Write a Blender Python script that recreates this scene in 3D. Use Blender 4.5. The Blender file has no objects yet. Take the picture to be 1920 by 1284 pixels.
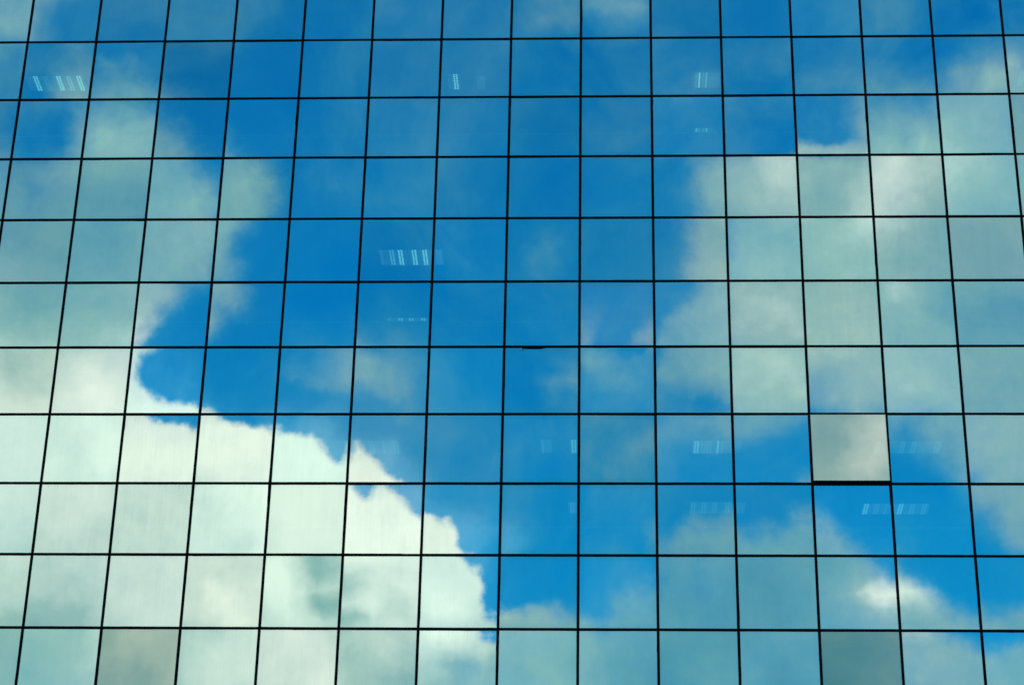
import bpy, math, random
import numpy as np
from mathutils import Vector, Matrix

random.seed(7)
sc = bpy.context.scene
col = sc.collection

# ------------------------------------------------------------------ measures
P = 1.2                                  # width and height of one glass pane in metres
FPX, CX, CY = 4300.0, 960.0, 642.0       # lens in pixels of a 1920 x 1284 frame
CXU, CYU, CZU = 0.39161181, 20.22369531, -26.99524748
ASP = 0.9970027606716578
EYE = 1.65
R = ((0.99910869, -0.01824791, 0.03806354),
     (-0.00169937, 0.88361268, 0.46821549),
     (-0.04217738, -0.46786285, 0.8827941))
conv = lambda v: Vector((v[0], v[2], -v[1]))     # fit axes (x right, y down, z in) -> world
RIGHT, DOWN, FWD = conv(R[0]), conv(R[1]), conv(R[2])
CAM = Vector((CXU * P, CZU * P, EYE))
def zl(i): return EYE + (CYU - i * ASP) * P      # height of horizontal joint i (counted downwards)
def xl(j): return j * P                          # vertical joint j
JW = 0.033                                       # width of a black joint
ZTOP_I, ZBOT_I = -5, 20
J0, J1 = -16, 15
ZTOP = zl(ZTOP_I); ZBOT = zl(ZBOT_I)
XL, XR = xl(J0), xl(J1)

def ray(px, py):
    return (RIGHT * ((px - CX) / FPX) + DOWN * ((py - CY) / FPX) + FWD).normalized()
def proj(p):
    d = Vector(p) - CAM
    w = d.dot(FWD)
    return CX + FPX * d.dot(RIGHT) / w, CY + FPX * d.dot(DOWN) / w

# ------------------------------------------------------------------ node helpers
class NT:
    def __init__(s, tree): s.t = tree; s.n = tree.nodes; s.l = tree.links
    def new(s, typ, **kw):
        n = s.n.new(typ)
        for k, v in kw.items(): setattr(n, k, v)
        return n
    def put(s, sock, v):
        if isinstance(v, bpy.types.NodeSocket): s.l.new(v, sock)
        elif isinstance(v, (int, float)) and hasattr(sock.default_value, '__len__'):
            sock.default_value = [v] * len(sock.default_value)
        else: sock.default_value = v
    def m(s, op, a, b=None, c=None, clamp=False):
        n = s.new('ShaderNodeMath', operation=op, use_clamp=clamp)
        for i, v in enumerate((a, b, c)):
            if v is not None: s.put(n.inputs[i], v)
        return n.outputs[0]
    def v(s, op, a, b=None, c=None):
        n = s.new('ShaderNodeVectorMath', operation=op)
        if op == 'SCALE':
            s.put(n.inputs[0], a); s.put(n.inputs['Scale'], b)
            return n.outputs[0]
        for i, x in enumerate((a, b, c)):
            if x is not None: s.put(n.inputs[i], x)
        return n.outputs['Value'] if op in ('DOT_PRODUCT', 'LENGTH', 'DISTANCE') else n.outputs[0]
    def mix(s, f, a, b, blend='MIX'):
        n = s.new('ShaderNodeMixRGB', blend_type=blend)
        s.put(n.inputs[0], f); s.put(n.inputs[1], a); s.put(n.inputs[2], b)
        return n.outputs[0]
    def noise(s, vec, scale, detail=3, rough=.5, dist=0):
        n = s.new('ShaderNodeTexNoise'); s.put(n.inputs['Vector'], vec)
        n.inputs['Scale'].default_value = scale; n.inputs['Detail'].default_value = detail
        n.inputs['Roughness'].default_value = rough; n.inputs['Distortion'].default_value = dist
        return n.outputs['Fac'], n.outputs['Color']
    def ss(s, x, lo, hi, to0=0., to1=1.):
        n = s.new('ShaderNodeMapRange', interpolation_type='SMOOTHSTEP', clamp=True)
        s.put(n.inputs[0], x); n.inputs[1].default_value = lo; n.inputs[2].default_value = hi
        n.inputs[3].default_value = to0; n.inputs[4].default_value = to1
        return n.outputs[0]
    def ramp(s, fac, stops, interp='LINEAR'):
        n = s.new('ShaderNodeValToRGB'); cr = n.color_ramp; cr.interpolation = interp
        cr.elements[0].position = stops[0][0]; cr.elements[0].color = (*stops[0][1], 1)
        cr.elements[1].position = stops[-1][0]; cr.elements[1].color = (*stops[-1][1], 1)
        for p, c in stops[1:-1]:
            e = cr.elements.new(p); e.color = (*c, 1)
        s.put(n.inputs[0], fac)
        return n.outputs[0]

def lin(r, g, b):
    f = lambda c: (c / 255 / 12.92) if c <= 10 else ((c / 255 + .055) / 1.055) ** 2.4
    return f(r), f(g), f(b)

# ------------------------------------------------------------------ sky and clouds
# chart of the clouds in the part of the sky the facade faces; cells of 64 units, 30 across and 20 down
# COVER: how much of the blue the cloud hides, LIGHT: how bright the cloud itself is (0 to 9)
COVER = """
4 0 0 1 1 2 2 1 1 1 1 2 1 1 1 3 3 3 3 1 1 1 1 2 2 2 2 0 0 0
3 1 1 1 1 2 2 1 1 1 1 1 1 1 1 0 0 1 1 1 1 1 1 2 2 1 1 0 2 3
3 2 3 5 3 2 2 1 0 1 1 1 1 1 1 0 0 1 1 1 2 2 3 3 3 4 4 3 5 6
2 2 6 7 6 4 2 0 0 1 1 0 1 1 1 0 0 1 1 2 3 3 4 5 6 7 8 8 7 5
4 6 7 7 7 6 5 3 2 0 0 0 1 1 1 0 1 1 1 1 2 5 6 7 7 7 8 8 7 6
5 6 6 6 6 7 7 5 3 1 1 1 1 1 1 0 1 0 1 0 5 7 8 7 7 8 8 8 7 7
6 7 6 6 7 7 7 4 1 1 1 1 1 1 1 1 1 1 1 0 5 7 7 8 8 8 7 7 7 7
7 7 7 7 7 7 6 2 1 1 1 1 0 1 1 1 2 1 1 0 5 7 7 8 8 8 7 7 7 6
7 7 7 7 7 6 4 3 1 0 0 0 0 0 0 1 1 1 1 2 6 8 8 8 8 8 7 7 6 5
8 8 8 8 8 5 3 2 1 1 1 1 0 0 0 1 1 3 1 4 6 8 8 8 8 8 7 7 6 6
9 9 9 8 4 3 1 1 1 2 3 3 1 0 1 0 2 4 2 5 7 7 8 8 8 8 7 7 7 7
9 9 9 9 8 5 3 2 2 3 4 4 1 0 0 0 1 3 3 2 3 6 6 6 6 7 8 7 7 7
9 9 9 9 9 9 9 9 8 5 4 3 2 1 1 1 1 2 2 2 4 5 5 4 6 8 3 6 7 7
9 9 9 9 9 9 9 9 9 9 9 6 2 1 1 1 1 2 2 3 3 3 1 1 2 2 2 3 6 7
9 9 9 9 9 9 9 9 9 9 9 9 4 1 1 0 0 1 2 3 4 4 3 5 6 4 0 0 4 7
9 9 9 9 9 9 9 9 9 9 9 9 9 8 2 0 0 1 2 6 6 6 7 7 6 5 0 0 2 5
9 9 9 9 9 9 9 9 9 9 9 9 9 9 5 0 0 1 2 5 5 6 6 6 7 6 4 0 0 0
9 9 9 9 9 9 9 9 9 9 9 9 9 9 7 3 3 4 5 6 6 6 6 6 7 7 8 5 1 1
9 9 9 9 9 9 9 9 9 9 9 9 8 8 7 7 7 7 6 6 6 6 6 6 6 6 6 7 7 6
8 8 8 8 9 9 9 9 9 9 9 8 8 8 7 7 8 7 7 6 6 6 6 6 6 6 6 7 7 7
"""
LIGHT = """
4 3 3 3 3 2 2 3 3 3 3 3 3 3 3 3 3 4 4 3 3 3 3 3 3 3 3 3 3 3
3 3 3 3 2 2 2 3 3 3 3 2 2 3 3 3 3 3 3 3 3 3 3 3 3 3 3 3 4 4
2 3 3 3 2 2 2 3 3 3 3 2 2 3 3 3 3 3 3 3 3 3 3 3 3 3 3 4 4 4
3 3 4 4 4 3 3 3 3 3 3 3 3 3 3 3 3 3 3 3 3 3 3 4 4 4 5 5 4 4
3 4 4 4 4 4 4 3 3 3 3 3 3 3 3 3 3 3 3 3 4 4 4 5 5 5 6 6 5 4
3 3 3 3 4 4 5 3 3 3 3 3 3 3 3 3 3 3 3 3 4 5 6 5 5 6 7 5 4 4
3 3 3 3 4 4 4 3 3 3 3 3 3 3 3 3 3 3 3 3 4 4 5 5 6 7 6 4 4 4
4 3 3 4 4 4 4 3 3 3 3 3 3 3 3 3 3 3 3 3 4 4 4 5 5 5 4 4 4 4
4 4 4 5 5 4 3 3 3 3 3 3 3 3 3 3 3 3 3 3 4 5 4 4 5 4 5 4 3 3
5 5 5 6 6 5 3 3 3 3 3 3 3 3 3 3 3 4 3 4 4 5 5 4 5 5 4 4 3 3
6 6 6 7 7 5 3 3 3 4 4 4 3 3 3 3 4 4 3 3 4 5 5 5 5 5 4 4 4 4
7 7 8 8 9 9 4 4 3 4 4 4 3 3 3 3 3 3 3 3 3 4 4 4 4 5 5 4 4 4
8 8 8 9 9 9 9 9 9 8 4 4 3 3 3 3 3 3 3 3 3 3 3 3 4 5 3 4 4 4
8 8 8 9 8 9 9 9 9 9 8 8 3 3 3 3 3 3 3 3 3 3 3 3 3 3 3 4 4 4
8 7 8 7 7 7 8 8 9 9 9 9 8 3 3 3 3 3 3 3 3 3 3 3 4 3 3 3 4 4
7 7 7 7 7 7 7 8 9 9 9 9 8 8 8 3 3 3 3 3 3 3 3 3 3 3 3 3 3 4
6 6 7 7 7 7 7 7 9 7 8 7 8 8 8 3 3 3 3 2 2 2 2 2 2 3 4 3 3 3
6 6 6 6 7 7 8 8 9 6 8 7 8 8 7 4 4 3 3 2 2 2 2 2 3 4 7 6 3 3
4 4 5 6 6 6 7 7 8 7 6 6 6 5 5 4 4 3 2 2 2 2 2 2 2 3 4 4 4 3
4 4 5 5 6 7 7 7 7 8 6 5 5 4 4 4 4 2 2 1 2 2 2 1 2 3 3 4 4 3
"""
def grid(t): return np.array([[float(c) for c in r.split()] for r in t.strip().splitlines()]) / 9
cover0, light0 = grid(COVER), grid(LIGHT)
NCOL, NROW = 61, 41                        # table nodes every 32 units
gx = np.arange(NCOL) * 32.0; gy = np.arange(NROW) * 32.1
def resample(a):
    fx = np.clip((gx - 32) / 64, 0, 29); fy = np.clip((gy - 32.1) / 64.2, 0, 19)
    ix = np.minimum(fx.astype(int), 28); iy = np.minimum(fy.astype(int), 18)
    tx = (fx - ix)[None, :]; ty = (fy - iy)[:, None]
    a00 = a[iy][:, ix]; a01 = a[iy][:, ix + 1]; a10 = a[iy + 1][:, ix]; a11 = a[iy + 1][:, ix + 1]
    return (a00 * (1 - tx) + a01 * tx) * (1 - ty) + (a10 * (1 - tx) + a11 * tx) * ty
T = resample(cover0); B = resample(light0); S = np.ones_like(T)
T = T * (1 - .45 * (1 - T) ** 4)
FLOOR = .06

# drawn cloud edges: (cover just inside, softness, points); the cloud lies to the right hand of the travel
EDGES = [
    (1.0, 30, [(190, 118), (236, 150), (262, 182), (300, 192), (340, 210), (398, 240), (432, 262), (462, 300), (470, 345), (462, 400),
               (452, 440), (450, 490), (436, 520), (392, 548), (345, 585), (326, 620), (296, 648), (266, 676), (264, 704), (300, 745), (325, 765), (345, 757), (372, 768), (400, 778), (440, 782), (455, 799),
               (505, 795), (530, 812), (560, 808), (585, 815), (605, 836), (622, 880), (645, 880), (655, 842), (676, 832), (700, 862), (712, 895),
               (745, 915), (790, 940), (830, 972), (860, 983), (874, 1000), (878, 1018), (868, 1036), (885, 1047), (905, 1070), (916, 1092),
               (890, 1112), (915, 1120), (935, 1142), (975, 1148), (1010, 1143), (1040, 1152), (1080, 1156),
               (1114, 1158), (1136, 1127), (1180, 1116), (1228, 1104), (1246, 1060), (1232, 1012), (1290, 984), (1385, 968), (1440, 968), (1500, 944), (1540, 916), (1580, 958), (1620, 998), (1652, 1036),
               (1684, 1078), (1735, 1098), (1768, 1138), (1802, 1170), (1840, 1186), (1960, 1180)]),
    (.60, 130, [(1236, 640), (1262, 610), (1288, 560), (1308, 500), (1318, 450), (1326, 420), (1318, 370), (1316, 325), (1345, 308),
               (1385, 312), (1410, 300), (1440, 304), (1484, 294)]),
]
def signed(px, py, pts):
    best = np.full(px.shape, 1e9); sg = np.ones(px.shape)
    for (x0, y0), (x1, y1) in zip(pts[:-1], pts[1:]):
        dx, dy = x1 - x0, y1 - y0; L = math.hypot(dx, dy)
        t = np.clip(((px - x0) * dx + (py - y0) * dy) / L / L, 0, 1)
        qx, qy = px - x0 - t * dx, py - y0 - t * dy
        d = np.hypot(qx, qy); c = (dx * (py - y0) - dy * (px - x0)) / L
        k = (d < best - 1e-6) | ((abs(d - best) < 1e-6) & (abs(c) > abs(best * 0)))
        upd = d < best - 1e-6
        tie = (abs(d - best) <= 1e-6)
        sg = np.where(upd, np.where(c >= 0, 1, -1), np.where(tie, np.where(np.abs(c) > 0.5 * d, np.where(c >= 0, 1, -1), sg), sg))
        best = np.minimum(best, d)
    return best * sg, best
GX, GY = np.meshgrid(gx, gy)
B = B - .05 * (GY < 500) * (GX < 480)
for tin, soft, pts in EDGES:
    if soft == 30:                                       # crisp to the left, softer to the right
        q = np.clip((GX - 930) / 170, 0, 1); tin = 1 - .38 * q; soft = 30 + 100 * q
        q = np.clip((690 - GY) / 150, 0, 1) * (GX < 700); tin = tin - .5 * q; soft = soft + 150 * q
    sd, ad = signed(GX, GY, pts)
    x0, y0 = pts[0]; x1, y1 = pts[-1]
    near_end = np.minimum(np.hypot(GX - x0, GY - y0), np.hypot(GX - x1, GY - y1))
    w = np.clip(near_end / 36, 0, 1)                     # the drawn edge dies away at its two ends
    s = np.clip(.5 + sd / soft, 0, 1)
    far = 38 + np.maximum(0, soft - 60) * .12
    s = np.maximum(s, np.clip((-sd - far - 36) / 32, 0, 1))
    S = np.minimum(S, 1 - (1 - s) * w)
    out = np.clip((-sd - far - 56) / 60, 0, 1); out = 1 - (1 - out) * w
    T = np.where(sd < -far, FLOOR + (T - FLOOR) * out, T)
    m = (sd >= -far) & (sd < 40)
    T = np.where(m, np.maximum(T, tin * w), T)
# wisps and folds: (cover, light, width, points)
WISPS = [
    (.22, 0, 26, [(530, 712), (600, 722), (640, 690), (668, 682)]), (.30, 0, 34, [(668, 700), (715, 715), (748, 740), (742, 738)]),
    (.35, .1, 17, [(1118, 632), (1132, 612), (1136, 592)]),
    (.22, 0, 22, [(1020, 715), (1060, 700), (1085, 715)]), (.25, 0, 26, [(1100, 700), (1130, 740), (1150, 700)]),
    (.18, 0, 22, [(1030, 500), (1040, 470), (1055, 445)]), (.16, 0, 20, [(1018, 716), (1030, 750)]),
    (.25, .05, 16, [(1190, 966), (1225, 972), (1270, 960)]), (.30, .1, 20, [(1850, 150), (1868, 112), (1880, 130)]),
    (.22, 0, 16, [(1790, 125), (1810, 128)]), (.30, .05, 14, [(1852, 1152), (1880, 1146), (1915, 1152)]),
    (.22, .05, 26, [(0, 30), (40, 10)]), (.08, .05, 16, [(970, 12), (1060, 18), (1085, 10)]), (.10, .05, 20, [(1110, 20), (1200, 25)]),
    (.14, 0, 40, [(1400, 240), (1430, 270)]), (-.25, 0, 34, [(1575, 188), (1600, 196)]), (-.20, -.05, 22, [(1720, 210), (1722, 240)]),
    (-.12, 0, 26, [(1545, 756), (1555, 760)]), (-.30, 0, 34, [(1300, 745), (1345, 760)]), (-.15, 0, 34, [(60, 320), (80, 318)]),
    (-.35, 0, 36, [(55, 230), (85, 215)]), (-.35, 0, 40, [(290, 700), (320, 735), (352, 735)]), (-.3, 0, 34, [(1840, 960), (1845, 990)]),
    (0, -.30, 17, [(590, 1062), (628, 1052)]), (0, -.26, 14, [(590, 1094), (634, 1086)]), (0, -.3, 20, [(600, 1154), (634, 1150)]),
    (0, .14, 22, [(378, 1088), (400, 1120), (440, 1160)]), (0, .10, 34, [(540, 1060), (530, 1130)]), (0, .15, 34, [(560, 940), (600, 990)]),
    (0, -.14, 34, [(680, 1060), (720, 1130)]), (0, .1, 20, [(700, 1060), (740, 1100)]), (0, .12, 26, [(820, 1080), (850, 1130)]),
    (.16, .20, 26, [(1640, 1120), (1700, 1100), (1740, 1140)]), (.05, .16, 22, [(1405, 318), (1440, 322), (1480, 318)]),
    (0, .08, 30, [(1625, 350), (1660, 360)]), (0, .10, 22, [(1650, 300), (1690, 312)]), (0, -.10, 40, [(1540, 350), (1540, 390)]),
    (0, -.08, 40, [(1400, 420), (1440, 440)]), (0, .12, 30, [(1700, 540), (1720, 570)]), (0, .08, 30, [(1470, 620), (1490, 590)]),
    (0, -.12, 30, [(50, 560), (90, 590)]), (0, .08, 30, [(170, 240), (240, 270)]), (.15, .06, 30, [(130, 190), (160, 260)]),
    (0, -.14, 30, [(60, 720), (30, 700)]), (0, .10, 34, [(200, 700), (170, 740)]), (0, -.15, 30, [(330, 885), (350, 900)]),
    (0, -.10, 30, [(120, 1160), (150, 1165)]), (.0, .16, 24, [(720, 1180), (730, 1200)]), (-.22, -.05, 20, [(900, 1185), (860, 1205)]),
    (.0, .10, 30, [(1720, 1240), (1760, 1230)]), (0, -.1, 30, [(1420, 1090), (1450, 1150)]),
]
for dc, dl_, wd, pts in WISPS:
    _, ad = signed(GX, GY, pts)
    k = np.exp(-(ad / wd) ** 2)
    T = T + dc * k; B = B + dl_ * k
T = np.clip(T, 0, 1); B = np.clip(B, 0, 1)

SUN_EL, SUN_ROT = math.radians(48), math.radians(62)     # the sun stands behind the building, to the right
world = bpy.data.worlds.new("World"); sc.world = world; world.use_nodes = True
W = NT(world.node_tree); W.n.clear()
mir = lambda v: (v.x, -v.y, v.z)
tc = W.new('ShaderNodeTexCoord')
direc = tc.outputs['Generated']
# small billows push the outlines of the clouds about
_, nc1 = W.noise(direc, 26, 3, .55)
_, nc2 = W.noise(direc, 95, 4, .6)
w1 = W.v('SCALE', W.v('SUBTRACT', nc1, (.5, .5, .5)), 0.018)
w2 = W.v('SCALE', W.v('SUBTRACT', nc2, (.5, .5, .5)), 0.0085)
dw = W.v('ADD', W.v('ADD', direc, w1), w2)
df = W.v('DOT_PRODUCT', dw, mir(FWD))
dfs = W.m('MAXIMUM', df, .05)
up = W.m('MULTIPLY_ADD', W.m('DIVIDE', W.v('DOT_PRODUCT', dw, mir(RIGHT)), dfs), FPX / 1920, .5)
vp = W.m('MULTIPLY_ADD', W.m('DIVIDE', W.v('DOT_PRODUCT', dw, mir(DOWN)), dfs), FPX / 32.1, CY / 32.1)
inx = W.m('MULTIPLY', W.ss(up, -.06, -.01), W.ss(up, 1.01, 1.06, 1, 0))
iny = W.m('MULTIPLY', W.ss(vp, -3.2, -.6), W.ss(vp, 40.5, 43, 1, 0))
inside = W.m('MULTIPLY', W.m('MULTIPLY', inx, iny), W.ss(df, .4, .6))
ua = W.m('MULTIPLY', up, 2.0, clamp=True)
ub = W.m('MULTIPLY_ADD', up, 2.0, -1.0, clamp=True)
side = W.m('GREATER_THAN', up, .5)
vc = W.m('MINIMUM', W.m('MAXIMUM', vp, 0), NROW - 1.0)
acc = None
def row_group(r):
    """one row of the cloud chart, in a small node tree of its own"""
    g = bpy.data.node_groups.new('cloud_row', 'ShaderNodeTree')
    for nm in ('first half', 'second half', 'which'): g.interface.new_socket(nm, in_out='INPUT', socket_type='NodeSocketFloat')
    g.interface.new_socket('cloud', in_out='OUTPUT', socket_type='NodeSocketColor')
    G = NT(g)
    gi = G.new('NodeGroupInput'); go = G.new('NodeGroupOutput')
    tri = lambda i: (float(T[r, i]), float(B[r, i]), float(S[r, i]))
    ra = G.ramp(gi.outputs[0], [(k / 30, tri(k)) for k in range(31)])
    rb = G.ramp(gi.outputs[1], [(k / 30, tri(30 + k)) for k in range(31)])
    G.l.new(G.mix(gi.outputs[2], ra, rb), go.inputs[0])
    return g
groups = [row_group(r) for r in range(NROW)]
for r in range(NROW):
    gn = W.new('ShaderNodeGroup'); gn.node_tree = groups[r]
    for k, x in enumerate((ua, ub, side)): W.l.new(x, gn.inputs[k])
    wgt = W.m('SUBTRACT', 1.0, W.m('ABSOLUTE', W.m('SUBTRACT', vc, float(r))), clamp=True)
    c = W.v('SCALE', gn.outputs[0], wgt)
    acc = c if acc is None else W.v('ADD', acc, c)
sep = W.new('ShaderNodeSeparateXYZ'); W.l.new(acc, sep.inputs[0])
tcov, tlit, tgate = sep.outputs
# fine texture of the clouds, and plain broken cloud for the rest of the sky
n1, _ = W.noise(direc, 55, 5, .6)
n2, _ = W.noise(direc, 170, 4, .6)
n3, _ = W.noise(W.v('MULTIPLY', direc, (1, 1, 2.2)), 7, 5, .55)
fine = W.m('ADD', W.m('MULTIPLY', W.m('SUBTRACT', n1, .5), .65), W.m('MULTIPLY', W.m('SUBTRACT', n2, .5), .30))
gate = W.ss(W.m('MULTIPLY_ADD', fine, .46, tgate), .24, .76)
bell = W.m('MULTIPLY', W.m('MULTIPLY', tcov, W.m('SUBTRACT', 1.08, tcov)), 2.6)
cov = W.m('MULTIPLY_ADD', bell, W.m('MULTIPLY', fine, .62), tcov, clamp=True)
cov = W.m('ADD', W.m('MULTIPLY', W.m('SUBTRACT', cov, FLOOR), gate), FLOOR, clamp=True)
n5, _ = W.noise(W.v('ADD', W.v('MULTIPLY', direc, (1, 1, .8)), w1), 11, 5, .6, .5)
veil = W.m('MULTIPLY', W.ss(n5, .38, .70), .26)
cov = W.m('MULTIPLY_ADD', W.m('SUBTRACT', 1, cov), veil, cov)
gcov = W.ss(n3, .47, .66)
cov = W.mix(inside, gcov, cov)
n4, _ = W.noise(W.v('ADD', direc, w1), 30, 4, .6, .6)
lit = W.m('MULTIPLY_ADD', fine, .22, W.m('MULTIPLY_ADD', W.m('SUBTRACT', n4, .5), W.m('MULTIPLY_ADD', tlit, -.22, .36), tlit), clamp=True)
lit = W.mix(inside, W.m('MULTIPLY', n3, .8), lit)

PANE_TINT = (.86, .98, .93); REFL = .74
def tgt(r, g, b):
    return tuple(min(c / t / REFL, 4) for c, t in zip(lin(r, g, b), PANE_TINT))
CL = [(0., tgt(86, 146, 148)), (2 / 9, tgt(108, 168, 168)), (3 / 9, tgt(124, 178, 176)), (5 / 9, tgt(156, 195, 186)),
      (7 / 9, tgt(208, 230, 217)), (1., tgt(240, 255, 237))]
cloud = W.v('SCALE', W.ramp(lit, [(p, tuple(c / 1.5 for c in q)) for p, q in CL]), 15.0)
sky = W.new('ShaderNodeTexSky', sky_type='NISHITA', sun_disc=False, sun_elevation=SUN_EL, sun_rotation=SUN_ROT)
sky.air_density = 1.0; sky.dust_density = 1.6; sky.ozone_density = 2.0
SKY_MUL = (.02, 1.30, 2.15)
sz = W.new('ShaderNodeSeparateXYZ'); W.l.new(direc, sz.inputs[0])
deep = W.m('MULTIPLY_ADD', W.m('SUBTRACT', sz.outputs[2], .31, clamp=True), 3.4, 0, clamp=True)     # the blue deepens with height
blue = W.v('MULTIPLY', W.v('MULTIPLY', sky.outputs[0], SKY_MUL), W.mix(deep, (.9, 1.36, 1.18, 1), (.3, .93, 1.03, 1)))
cloud = W.v('MULTIPLY', cloud, W.mix(W.ss(cov, .05, .6), (.20, .88, 1.04, 1), (1, 1, 1, 1)))     # thin veils stay bluish
final = W.mix(cov, blue, cloud)
bg = W.new('ShaderNodeBackground'); W.put(bg.inputs[0], final); bg.inputs[1].default_value = .1
wo = W.new('ShaderNodeOutputWorld'); W.l.new(bg.outputs[0], wo.inputs[0])

sun = bpy.data.lights.new('sun', 'SUN'); sun.energy = 3.0; sun.angle = math.radians(.5); sun.color = (1, .96, .9)
so = bpy.data.objects.new('sun', sun); col.objects.link(so)
sdir = Vector((math.sin(SUN_ROT) * math.cos(SUN_EL), math.cos(SUN_ROT) * math.cos(SUN_EL), math.sin(SUN_EL)))
so.rotation_euler = sdir.to_track_quat('Z', 'Y').to_euler()

# ------------------------------------------------------------------ materials
def mat(name):
    m = bpy.data.materials.new(name); m.use_nodes = True
    n = NT(m.node_tree); n.n.clear(); o = n.new('ShaderNodeOutputMaterial')
    return m, n, o
def plain(name, c, rough=.7, nscale=6, var=.25, bump=0, metal=0, spec=.5):
    m, n, o = mat(name)
    p = n.new('ShaderNodeBsdfPrincipled'); g = n.new('ShaderNodeTexCoord')
    f, _ = n.noise(g.outputs['Object'], nscale, 5, .6)
    k = n.m('MULTIPLY_ADD', f, var * 2, 1 - var)
    n.put(p.inputs['Base Color'], n.v('SCALE', c, k))
    p.inputs['Roughness'].default_value = rough; p.inputs['Metallic'].default_value = metal; p.inputs['Specular IOR Level'].default_value = spec
    if bump:
        b = n.new('ShaderNodeBump'); b.inputs['Strength'].default_value = bump; b.inputs['Distance'].default_value = .01
        n.put(b.inputs['Height'], f); n.l.new(b.outputs[0], p.inputs['Normal'])
    n.l.new(p.outputs[0], o.inputs[0])
    return m
M = {}
M['joint'] = plain('black_sealant', (.005, .006, .005), .95, 30, .5, .3, spec=.04)
M['frame'] = plain('black_metal_frame', (.004, .004, .004), .9, 10, .3, spec=.04)
M['concrete'] = plain('grey_concrete', (.30, .30, .29), .85, 3, .2, .3)
M['paving'] = plain('pale_paving', (.28, .27, .25), .8, 2, .25, .3)
M['ceiling'] = plain('ceiling_tile', (.12, .13, .13), .9, 4, .1)
M['spandrel'] = plain('spandrel_backing', (.16, .19, .18), .85, .8, .35)
M['inner'] = plain('inner_wall', (.10, .10, .10), .9, 2, .1)
M['cladding'] = plain('side_cladding', (.16, .19, .2), .4, 2, .1)
M['housing'] = plain('lamp_housing', (.5, .5, .5), .5, 4, .1)
def emit(name, c, s):
    m, n, o = mat(name)
    e = n.new('ShaderNodeEmission'); e.inputs[0].default_value = (*c, 1); e.inputs[1].default_value = s
    n.l.new(e.outputs[0], o.inputs[0]); return m
LAMPC = (.62, 1.0, .88)
LV = [.11, .30, .75, 1.45]
M['lamp'] = [emit('lit_lamp_%s' % w, LAMPC, s) for w, s in zip(('dim', 'soft', 'mid', 'bright'), LV)]

M['glow'] = emit('lamp_reflector', LAMPC, .13)
# coated glass: a mirror that lets a little of the rooms through, with dust, rain streaks and a paler rim
m, n, o = mat('coated_glass'); M['glass'] = m
uv = n.new('ShaderNodeUVMap', uv_map='pane').outputs[0]
at = n.new('ShaderNodeAttribute', attribute_name='pane_tint').outputs['Color']
aw = n.new('ShaderNodeAttribute', attribute_name='pane_wear')
sw = n.new('ShaderNodeSeparateColor'); n.l.new(aw.outputs['Color'], sw.inputs[0])
wear, rim, rnd = sw.outputs
obj_c = n.new('ShaderNodeNewGeometry').outputs['Position']
su = n.new('ShaderNodeSeparateXYZ'); n.l.new(uv, su.inputs[0]); U, V = su.outputs[0], su.outputs[1]
stv = n.v('MULTIPLY', obj_c, (34, 1, 1.1))
st1, _ = n.noise(stv, 1, 4, .65)
st2, _ = n.noise(n.v('MULTIPLY', obj_c, (9, 1, .8)), 1, 3, .6)
bl, _ = n.noise(obj_c, 1.6, 3, .55)
# distance to the nearest side of the pane
ex = n.m('MINIMUM', U, n.m('SUBTRACT', 1, U)); ey = n.m('MINIMUM', V, n.m('SUBTRACT', 1, V))
e = n.m('MINIMUM', ex, ey)
rimf = n.m('MULTIPLY', n.ss(e, .03, .085, 1, 0), rim)
rimf2 = n.m('MULTIPLY', n.ss(e, .004, .018, 1, 0), .22)
streak = n.m('MULTIPLY', n.ss(st1, .46, .78), n.m('MULTIPLY_ADD', wear, .05, .018))
film = n.m('MULTIPLY', n.ss(n.m('MULTIPLY_ADD', bl, .5, n.m('MULTIPLY', st2, .5)), .42, .66), n.m('MULTIPLY_ADD', wear, .05, .035))
film = n.m('ADD', film, n.m('MULTIPLY', n.m('MULTIPLY', rnd, rnd), .07))
dust = n.m('ADD', n.m('ADD', streak, film), n.m('ADD', n.m('MULTIPLY', rimf, .10), rimf2), clamp=True)
# dark drips below the upper joint
drv, _ = n.noise(n.v('MULTIPLY', obj_c, (42, 1, .5)), 1, 3, .7)
dl = n.m('MULTIPLY', wear, n.ss(n.m('ADD', n.m('MULTIPLY', n.m('SUBTRACT', 1, V), -1.1), drv), .50, .70))
tint = n.v('MULTIPLY', at, PANE_TINT)
tint = n.v('SCALE', tint, n.m('MULTIPLY_ADD', n.m('SUBTRACT', st1, .5), .05, 1))
tint = n.v('SCALE', tint, n.m('SUBTRACT', 1, n.m('MULTIPLY', dl, .45)))
gl = n.new('ShaderNodeBsdfGlossy'); gl.inputs['Roughness'].default_value = 0; n.put(gl.inputs[0], tint)
tr = n.new('ShaderNodeBsdfTransparent'); tr.inputs[0].default_value = (.40, .85, .80, 1)
di = n.new('ShaderNodeBsdfDiffuse'); di.inputs[0].default_value = (.06, .34, .36, 1)
a1 = n.new('ShaderNodeMixShader'); a1.inputs[0].default_value = REFL
n.l.new(tr.outputs[0], a1.inputs[1]); n.l.new(gl.outputs[0], a1.inputs[2])
a2 = n.new('ShaderNodeMixShader'); n.put(a2.inputs[0], dust)
n.l.new(a1.outputs[0], a2.inputs[1]); n.l.new(di.outputs[0], a2.inputs[2])
n.l.new(a2.outputs[0], o.inputs[0])
m, n, o = mat('glass_inner_face'); M['inner_glass'] = m
tr = n.new('ShaderNodeBsdfTransparent'); tr.inputs[0].default_value = (.93, .97, .95, 1); n.l.new(tr.outputs[0], o.inputs[0])
m, n, o = mat('glass_edge'); M['edge'] = m
p = n.new('ShaderNodeBsdfPrincipled'); p.inputs['Base Color'].default_value = (.10, .16, .13, 1); p.inputs['Roughness'].default_value = .3
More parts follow.
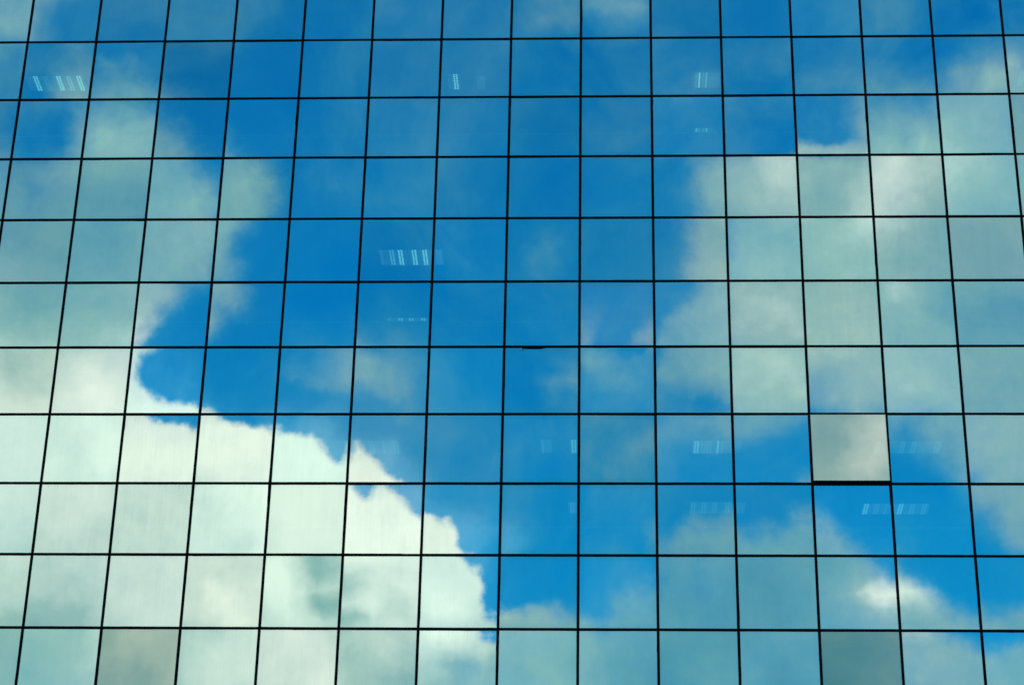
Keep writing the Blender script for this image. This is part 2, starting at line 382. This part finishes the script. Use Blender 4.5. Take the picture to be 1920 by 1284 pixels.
n.l.new(p.outputs[0], o.inputs[0])

# ------------------------------------------------------------------ mesh helpers
class MB:
    def __init__(s): s.v = []; s.f = []
    def quad(s, *p):
        i = len(s.v); s.v += [tuple(q) for q in p]; s.f.append(tuple(range(i, i + len(p))))
    def box(s, a, b):
        (x0, y0, z0), (x1, y1, z1) = a, b
        i = len(s.v)
        s.v += [(x0, y0, z0), (x1, y0, z0), (x1, y1, z0), (x0, y1, z0), (x0, y0, z1), (x1, y0, z1), (x1, y1, z1), (x0, y1, z1)]
        s.f += [tuple(i + k for k in q) for q in ((0, 3, 2, 1), (4, 5, 6, 7), (0, 1, 5, 4), (1, 2, 6, 5), (2, 3, 7, 6), (3, 0, 4, 7))]
    def build(s, name, m, parent=None, loc=(0, 0, 0)):
        me = bpy.data.meshes.new(name); me.from_pydata(s.v, [], s.f)
        for x in (m if isinstance(m, list) else [m]): me.materials.append(x)
        ob = bpy.data.objects.new(name, me); col.objects.link(ob); ob.location = loc
        if parent: ob.parent = parent
        return ob
def tag(ob, label=None, cat=None, group=None, kind=None):
    if label: ob['label'] = label
    if cat: ob['category'] = cat
    if group: ob['group'] = group
    if kind: ob['kind'] = kind
    return ob
def empty(name, loc=(0, 0, 0)):
    e = bpy.data.objects.new(name, None); col.objects.link(e); e.location = loc; e.empty_display_size = .3
    return e

# ------------------------------------------------------------------ ground
g = MB(); g.quad((-900, -900, 0), (900, -900, 0), (900, 900, 0), (-900, 900, 0))
tag(g.build('ground', M['paving']), kind='structure')

# ------------------------------------------------------------------ the building
bld = tag(empty('office_building', (0, 0, 0)),
          'mirrored glass office building whose square panes in black joints reflect blue sky and white clouds', 'building')
DEPTH = 16.0
# panes -----------------------------------------------------------
NG = 8
def pane_arrays(i, j, rng):
    """one slightly bowed, slightly tilted sheet, 10 mm thick, local to its centre"""
    w = P - JW; h = P * ASP - JW
    tx = rng.gauss(0, .0029); tz = rng.gauss(0, .0026)      # turn about the upright / level axis
    bow = rng.uniform(-.0007, .0010); bx = rng.uniform(.4, 1.2); bz = rng.uniform(.4, 1.2)
    if (i, j) in TILT:
        tx, tz = TILT[(i, j)]
    t = (np.arange(NG + 1) / NG - .5)
    X, Z = np.meshgrid(t * w, t * h)
    xn, zn = X / w * 2, Z / h * 2
    Y = X * tx + Z * tz - bow * (1 - bx * xn ** 2 * .5 - bz * zn ** 2 * .5) * 1.0
    return X, Y, Z
# panes set visibly out of line with their neighbours: (row, column) -> slope sideways, slope upwards
TILT = {(6, -5): (0, .0006), (6, -6): (.0005, .0002), (6, -7): (0, 0), (7, -2): (0, 0), (8, -3): (-.0062, .0074), (9, -2): (.0008, .002), (7, -3): (0, -.0004), (7, -4): (0, 0), (7, -5): (.0003, 0), (9, -1): (.0004, 0)}
PTINT = {(10, -6): (.74, .74, .68), (10, 3): (.76, .68, .58), (1, -6): (.9, .86, .86), (7, 0): (.95, .92, .86), (7, 3): (.80, .79, .77),
         (4, 0): (1.1, .97, .92), (5, 0): (1.1, .97, 1.0)}
PWEAR = {(8, -6): 1.0, (8, -7): .6, (8, -3): .9, (8, -5): .6, (7, -6): .6, (7, -5): .7, (8, 3): .8, (10, -5): .6, (10, -4): .5,
         (5, 3): .9, (6, 3): .4, (7, -7): .5, (8, -2): .4, (10, -2): .7, (9, -6): .4, (7, -4): .5, (5, -3): .5}
def pane_mesh(items, name):
    """items: (i, j, centre) -> one mesh with uv, tint and wear"""
    vs, fs, uvs, tints, wears, mi = [], [], [], [], [], []
    nv = 0
    K = NG + 1
    for i, j, (cx, cy, cz) in items:
        rng = random.Random(i * 131 + j * 17 + 5)
        X, Y, Z = pane_arrays(i, j, rng)
        front = np.stack([X + cx, Y + cy, Z + cz], -1).reshape(-1, 3)
        vs.append(front)
        tt = rng.uniform(.93, 1.04); c = rng.uniform(-.02, .02)
        tint = PTINT.get((i, j), (tt * (1 - c) * rng.uniform(.85, 1.02), tt, tt * (1 + c)))
        wr = PWEAR.get((i, j), rng.uniform(0, .28))
        rim = 1.0 if j in (-1, 0) and i < 10 else rng.uniform(0, .22)
        for a in range(NG):
            for b in range(NG):
                q = (a * K + b, a * K + b + 1, (a + 1) * K + b + 1, (a + 1) * K + b)
                fs.append(tuple(nv + k for k in q)); mi.append(0)
                for k in q: uvs.append(((k % K) / NG, (k // K) / NG))
        nv += K * K
        # back sheet and edges
        cs = [0, NG, K * K - 1, K * K - 1 - NG]
        back = front[cs] + np.array([0, .010, 0]); vs.append(np.concatenate([front[cs] + [0, .00001, 0], back])); b0 = nv; nv += 8
        fs.append((b0 + 7, b0 + 6, b0 + 5, b0 + 4)); mi.append(1); uvs += [(.5, .5)] * 4
        for k in range(4):
            k2 = (k + 1) % 4
            fs.append((b0 + k2, b0 + k, b0 + 4 + k, b0 + 4 + k2)); mi.append(2); uvs += [(.5, .5)] * 4
        tints += [(*tint, 1)] * (NG * NG * 4 + 20); wears += [(wr, rim, rng.random(), 1)] * (NG * NG * 4 + 20)
    me = bpy.data.meshes.new(name); me.from_pydata(np.concatenate(vs).tolist(), [], fs)
    for k in ('glass', 'inner_glass', 'edge'): me.materials.append(M[k])
    me.polygons.foreach_set('material_index', mi)
    me.polygons.foreach_set('use_smooth', [x == 0 for x in mi])
    u = me.uv_layers.new(name='pane'); u.data.foreach_set('uv', np.array(uvs, np.float32).ravel())
    for nm, dat in (('pane_tint', tints), ('pane_wear', wears)):
        a = me.color_attributes.new(nm, 'FLOAT_COLOR', 'CORNER'); a.data.foreach_set('color', np.array(dat, np.float32).ravel())
    me.update()
    return me
def clip_area(i, j):
    x0, y0 = proj((xl(j), 0, zl(i))); x1, y1 = proj((xl(j + 1), 0, zl(i + 1)))
    return max(0, min(x1, 1920) - max(x0, 0)) * max(0, min(y1, 1284) - max(y0, 0))
cells = [(i, j) for i in range(ZTOP_I, ZBOT_I) for j in range(J0, J1)]
cells.sort(key=lambda c: -clip_area(*c))
VENT = (7, 3)
own = cells[:100]; rest = cells[100:]
if VENT not in own: own[-1] = VENT
centre = lambda i, j: (xl(j) + P / 2, 0, (zl(i) + zl(i + 1)) / 2)
for i, j in own:
    me = pane_mesh([(i, j, (0, 0, 0))], 'glass_pane')
    ob = bpy.data.objects.new('opening_window' if (i, j) == VENT else 'glass_pane', me); col.objects.link(ob); ob.parent = bld
    c = centre(i, j); ob.location = c
    if (i, j) == VENT:
        ob['label'] = 'grey reflecting pane tilted open above a thick black gap'
        a = math.radians(3.0)
        h = (P * ASP - JW) / 2
        ob.rotation_euler = (-a, 0, 0)
        ob.location = (c[0], -.012 - math.sin(a) * h, zl(i) - JW / 2 - math.cos(a) * h)
    elif (i, j) == (10, 3): ob['label'] = 'dull dark grey-green pane'
    elif (i, j) == (10, -6): ob['label'] = 'dull olive-grey pane among bright white ones'
ob = bpy.data.objects.new('glass_pane', pane_mesh([(i, j, centre(i, j)) for i, j in rest], 'glass_pane'))
col.objects.link(ob); ob.parent = bld; ob['kind'] = 'stuff'
# the casement behind the tilted pane
vi, vj = VENT
fr = MB(); x0, x1 = xl(vj) + JW / 2, xl(vj + 1) - JW / 2; z0 = zl(vi + 1) + JW / 2; z1 = zl(vi) - JW / 2
fr.box((x0, -.079, z0 - .010), (x1, .06, z0 + .005))
fr.box((x0, .012, z0 + .016), (x0 + .03, .06, z1)); fr.box((x1 - .03, .012, z0 + .016), (x1, .06, z1)); 
fo = fr.build('casement', M['frame'], bld)

# black joints ---------------------------------------------------
def joint(name, horizontal, k):
    """a bead of sealant, its two sides a little uneven"""
    rng = random.Random(k * 7 + (1 if horizontal else 0))
    mb = MB(); 
    a0, a1 = (XL, XR) if horizontal else (ZBOT, ZTOP)
    st = .06; nseg = int((a1 - a0) / st); prev = None
    wob = [0, 0]
    for q in range(nseg + 1):
        a = a0 + (a1 - a0) * q / nseg
        half = JW / 2 + .0035
        for s in (0, 1):
            wob[s] = wob[s] * .8 + rng.gauss(0, .0006)
            if rng.random() < .006: wob[s] += rng.uniform(.002, .006)
        lo, hi = -half - abs(wob[0]), half + abs(wob[1])
        yf = (-.006 if horizontal else -.008)
        c = zl(k) if horizontal else xl(k)
        if horizontal: ring = [(a, .03, c + lo), (a, yf, c + lo), (a, yf, c + hi), (a, .03, c + hi)]
        else: ring = [(c + hi, .03, a), (c + hi, yf, a), (c + lo, yf, a), (c + lo, .03, a)]
        i = len(mb.v); mb.v += ring
        if prev is not None:
            for m_ in range(3): mb.f.append((prev + m_, i + m_, i + m_ + 1, prev + m_ + 1))
        prev = i
    return mb.build(name, M['joint'], bld)
for i in range(ZTOP_I, ZBOT_I + 1): joint('horizontal_joint', True, i)
for j in range(J0, J1 + 1): joint('vertical_joint', False, j)
# the strip of seal that has come loose
def on_wall(px, py, y=0):
    r = ray(px, py); t = (y - CAM.y) / r.y
    return CAM + r * t
a = on_wall(979.5, 651, -.01); b = on_wall(1023, 651, -.01)
ls = MB(); zc = zl(6) - JW / 2
N = 24
for q in range(N):
    t0, t1 = q / N, (q + 1) / N
    def th(t): return .016 * min(1, (1 - t) * 5 + .08) 
    xa, xb = a.x + (b.x - a.x) * t0, a.x + (b.x - a.x) * t1
    za, zb = zc - th(t0) - .004 * math.sin(t0 * 3), zc - th(t1) - .004 * math.sin(t1 * 3)
    ls.v += [(xa, -.014, za), (xb, -.014, zb), (xb, -.014, zc + .004), (xa, -.014, zc + .004), (xa, -.006, za), (xb, -.006, zb), (xb, -.006, zc + .004), (xa, -.006, zc + .004)]
    k = len(ls.v) - 8
    ls.f += [tuple(k + m for m in f) for f in ((0, 1, 2, 3), (4, 7, 6, 5), (0, 4, 5, 1), (3, 2, 6, 7))]
k = len(ls.v)
ls.v += [(a.x, -.014, zc), (a.x + .016, -.014, zc), (a.x + .010, -.016, zc - .05), (a.x + .004, -.018, zc - .068),
         (a.x, -.008, zc), (a.x + .016, -.008, zc), (a.x + .010, -.012, zc - .05), (a.x + .004, -.014, zc - .068)]
ls.f += [tuple(k + m for m in f) for f in ((3, 2, 1, 0), (4, 5, 6, 7), (0, 4, 7, 3), (1, 2, 6, 5), (3, 7, 6, 2))]
tag(ls.build('loose_seal', M['joint'], bld), 'strip of black seal hanging loose from the joint')

# floors, ceilings and spandrels behind the glass ------------------------
CEIL_I = [-5, -2, 1, 4, 7, 10, 13, 16, 19]
for ci in CEIL_I:
    zc = zl(ci)                                    # underside of the ceiling
    c = MB(); c.box((XL + .05, .30, zc), (XR - .05, DEPTH - .1, zc + .05)); c.build('ceiling', M['ceiling'], bld)
    f = MB(); f.box((XL + .05, .30, zc + .55), (XR - .05, DEPTH - .1, zc + .85)); f.build('floor_slab', M['concrete'], bld)
    zb = zc + .03; zt = zl(ci - 1.42)              # from the ceiling up to the window sill of the storey above
    s = MB()
    for j in range(J0, J1):                        # backing boards, one to a pane, leaning a little
        rg = random.Random(j * 3 + ci); d = rg.uniform(0, .02)
        s.box((xl(j) + .02, .16 + d, zb), (xl(j + 1) - .02, .19 + d, zt - .04))
    s.build('spandrel_panel', M['spandrel'], bld)
    k = MB(); k.box((XL + .05, .05, zt - .03), (XR - .05, .42, zt)); k.build('window_sill', M['housing'], bld)
w = MB(); w.box((XL + .05, 9.0, .1), (XR - .05, 9.2, ZTOP)); w.build('inner_wall', M['inner'], bld)
# outer shell
def shell(name, a, b, m):
    s = MB(); s.box(a, b); return s.build(name, M[m], bld)
shell('side_wall', (XL - .35, -.03, 0), (XL - JW, DEPTH, ZTOP + .9), 'cladding')
shell('side_wall', (XR + JW, -.03, 0), (XR + .35, DEPTH, ZTOP + .9), 'cladding')
shell('rear_wall', (XL - .35, DEPTH + .003, 0), (XR + .35, DEPTH + .3, ZTOP + .9), 'cladding')
shell('parapet', (XL - JW, -.06, ZTOP + JW), (XR + JW, .25, ZTOP + .9), 'cladding')
shell('roof', (XL - JW, .253, ZTOP + .3), (XR + JW, DEPTH, ZTOP + .6), 'concrete')
shell('plinth', (XL - JW, -.05, 0), (XR + JW, .35, ZBOT - JW), 'concrete')

# ------------------------------------------------------------------ ceiling lights seen through the glass
def hit(px, py, z):
    r = ray(px, py); t = (z - CAM.z) / r.z
    return CAM + r * t
# (joint of the ceiling, top and bottom pixel of the lamp, strips (x, brightness, columns), label)
LIGHTS = [
    (1, 141, 169, [(51, 0, 1), (63, 3, 2), (82, 1, 2), (94, 0, 1), (106, 3, 2), (125, 2, 2), (144, 3, 2)],
     'bright lamp of many slanting dotted strips behind the second row of panes'),
    (1, 137, 166, [(843, 0, 1), (851, 3, 2)],
     'narrow lamp with one bright dotted strip behind the second row of panes'),
    (1, 141, 166, [(898, 0, 1)],
     'hair-thin dim lamp strip just right of the narrow bright lamp in the second row'),
    (1, 134, 163, [(1306, 1, 1), (1312, 3, 1), (1319, 1, 1), (1325, 2, 1), (1340, 0, 1)],
     'small square lamp of upright dotted strips behind the second row of panes'),
    (1, 130, 160, [(1917, 1, 2)], 'lamp cut off by the right edge of the photo, second row of panes'),
    (1, 238, 252, [(1306, 2, 1), (1311, 1, 1), (1319, 1, 1), (1325, 2, 1)],
     'far lamp showing only a short row of dots, directly below the small square lamp'),
    (4, 466, 495, [(714, 1, 1), (731, 2, 2), (747, 3, 2), (763, 0, 1), (773, 3, 2), (785, 0, 1), (793, 3, 2), (819, 1, 2)],
     'wide lamp of six dotted strips in the fifth pane row, crossed by an upright joint'),
    (4, 593.5, 607, [(729, 1, 1), (748, 2, 2), (768, 2, 2), (791, 2, 2)],
     'far lamp showing only four tiny dashes, below the wide lamp of six strips'),
    (7, 822, 848, [(613, 0, 1), (628, 0, 2), (668, 1, 1), (692, 1, 2), (717, 1, 1), (737, 1, 2)],
     'faint lamp beside the bulging edge of the white cloud'),
    (7, 821, 846, [(1017, 1, 1), (1022, 0, 1)],
     'pair of faint thin lamp strips just left of a short pale lamp block'),
    (7, 821, 846, [(1073, 2, 2)],
     'upper of two short pale lamp blocks beside the upright joint'),
    (7, 823, 847, [(1304, 2, 2), (1317, 1, 2), (1328, 1, 2), (1347, 2, 1), (1355, 1, 1), (1366, 0, 2), (1378, 0, 1)],
     'pale lamp of close strips, upper of two stacked lamps left of the open window'),
    (7, 824, 847, [(1646, 1, 2), (1692, 1, 2), (1713, 1, 2), (1729, 0, 1), (1757, 1, 2)],
     'pale lamp of leaning strips just right of the tilted open window'),
    (7, 938, 960, [(1298, 1, 2), (1318, 1, 2), (1338, 1, 2), (1352, 0, 1), (1362, 1, 2), (1387, 0, 2)],
     'pale lamp of close strips, lower of two stacked lamps left of the open window'),
    (7, 941, 961, [(1623, 2, 2), (1643, 1, 2), (1663, 1, 1), (1688, 2, 2), (1710, 1, 2), (1733, 1, 2)],
     'pale leaning lamp strips below the open window, crossed by an upright joint'),
    (7, 938, 959, [(1070, 1, 2)],
     'lower of two short pale lamp blocks beside the upright joint'),
]
for ci, yt, yb, strips, label in LIGHTS:
    zc = zl(ci)
    xs = [hit(s[0], yt, zc).x for s in strips]
    y0 = hit(strips[0][0], yt, zc).y; y1 = hit(strips[0][0], yb, zc).y
    x0, x1 = min(xs) - .04, max(xs) + .10
    L = tag(empty('ceiling_light', ((x0 + x1) / 2, (y0 + y1) / 2, zc)), label, 'ceiling light', 'ceiling lights in the rooms behind the glass')
    ox, oy = (x0 + x1) / 2, (y0 + y1) / 2
    hb = MB(); t = .012
    hb.box((x0 - t - ox, y0 - t - oy, -.03), (x1 + t - ox, y0 - oy, -.002)); hb.box((x0 - t - ox, y1 - oy, -.03), (x1 + t - ox, y1 + t - oy, -.002))
    hb.box((x0 - t - ox, y0 - oy, -.03), (x0 - ox, y1 - oy, -.002)); hb.box((x1 - ox, y0 - oy, -.03), (x1 + t - ox, y1 - oy, -.002))
    hb.build('housing', M['housing'], L)
    df_ = MB(); df_.box((x0 - ox, y0 - oy, -.012), (x1 - ox, y1 - oy, -.004)); df_.build('reflector', M['glow'], L)
    sharp = ci < 7 
    for (px, lv, nc), x in zip(strips, xs):
        mb = MB(); ncell = 8 if sharp else 8
        cw = .030; pitch = .046
        for c in range(nc):
            xa = x + c * pitch - ox
            for q in range(ncell):
                ya = y0 + (y1 - y0) * (q + .5) / ncell - oy; hl = (y1 - y0) / ncell * (.30 if sharp else .46)
                mb.box((xa - cw / 2, ya - hl, -.026), (xa + cw / 2, ya + hl, -.014))
        mb.build('lamp_strip', M['lamp'][lv], L)

# ------------------------------------------------------------------ camera and render
cam = bpy.data.cameras.new('camera'); co = bpy.data.objects.new('camera', cam); col.objects.link(co)
cam.sensor_width = 36; cam.lens = 36 * FPX / 1920; cam.clip_end = 3000; cam.clip_start = .1
Mx = Matrix((RIGHT, -DOWN, -FWD)).transposed().to_4x4(); Mx.translation = CAM
co.matrix_world = Mx
sc.camera = co
sc.view_settings.view_transform = 'Standard'; sc.view_settings.look = 'None'
sc.view_settings.exposure = 0; sc.view_settings.gamma = 1
sc.cycles.use_denoising = True
sc.cycles.transparent_max_bounces = 16
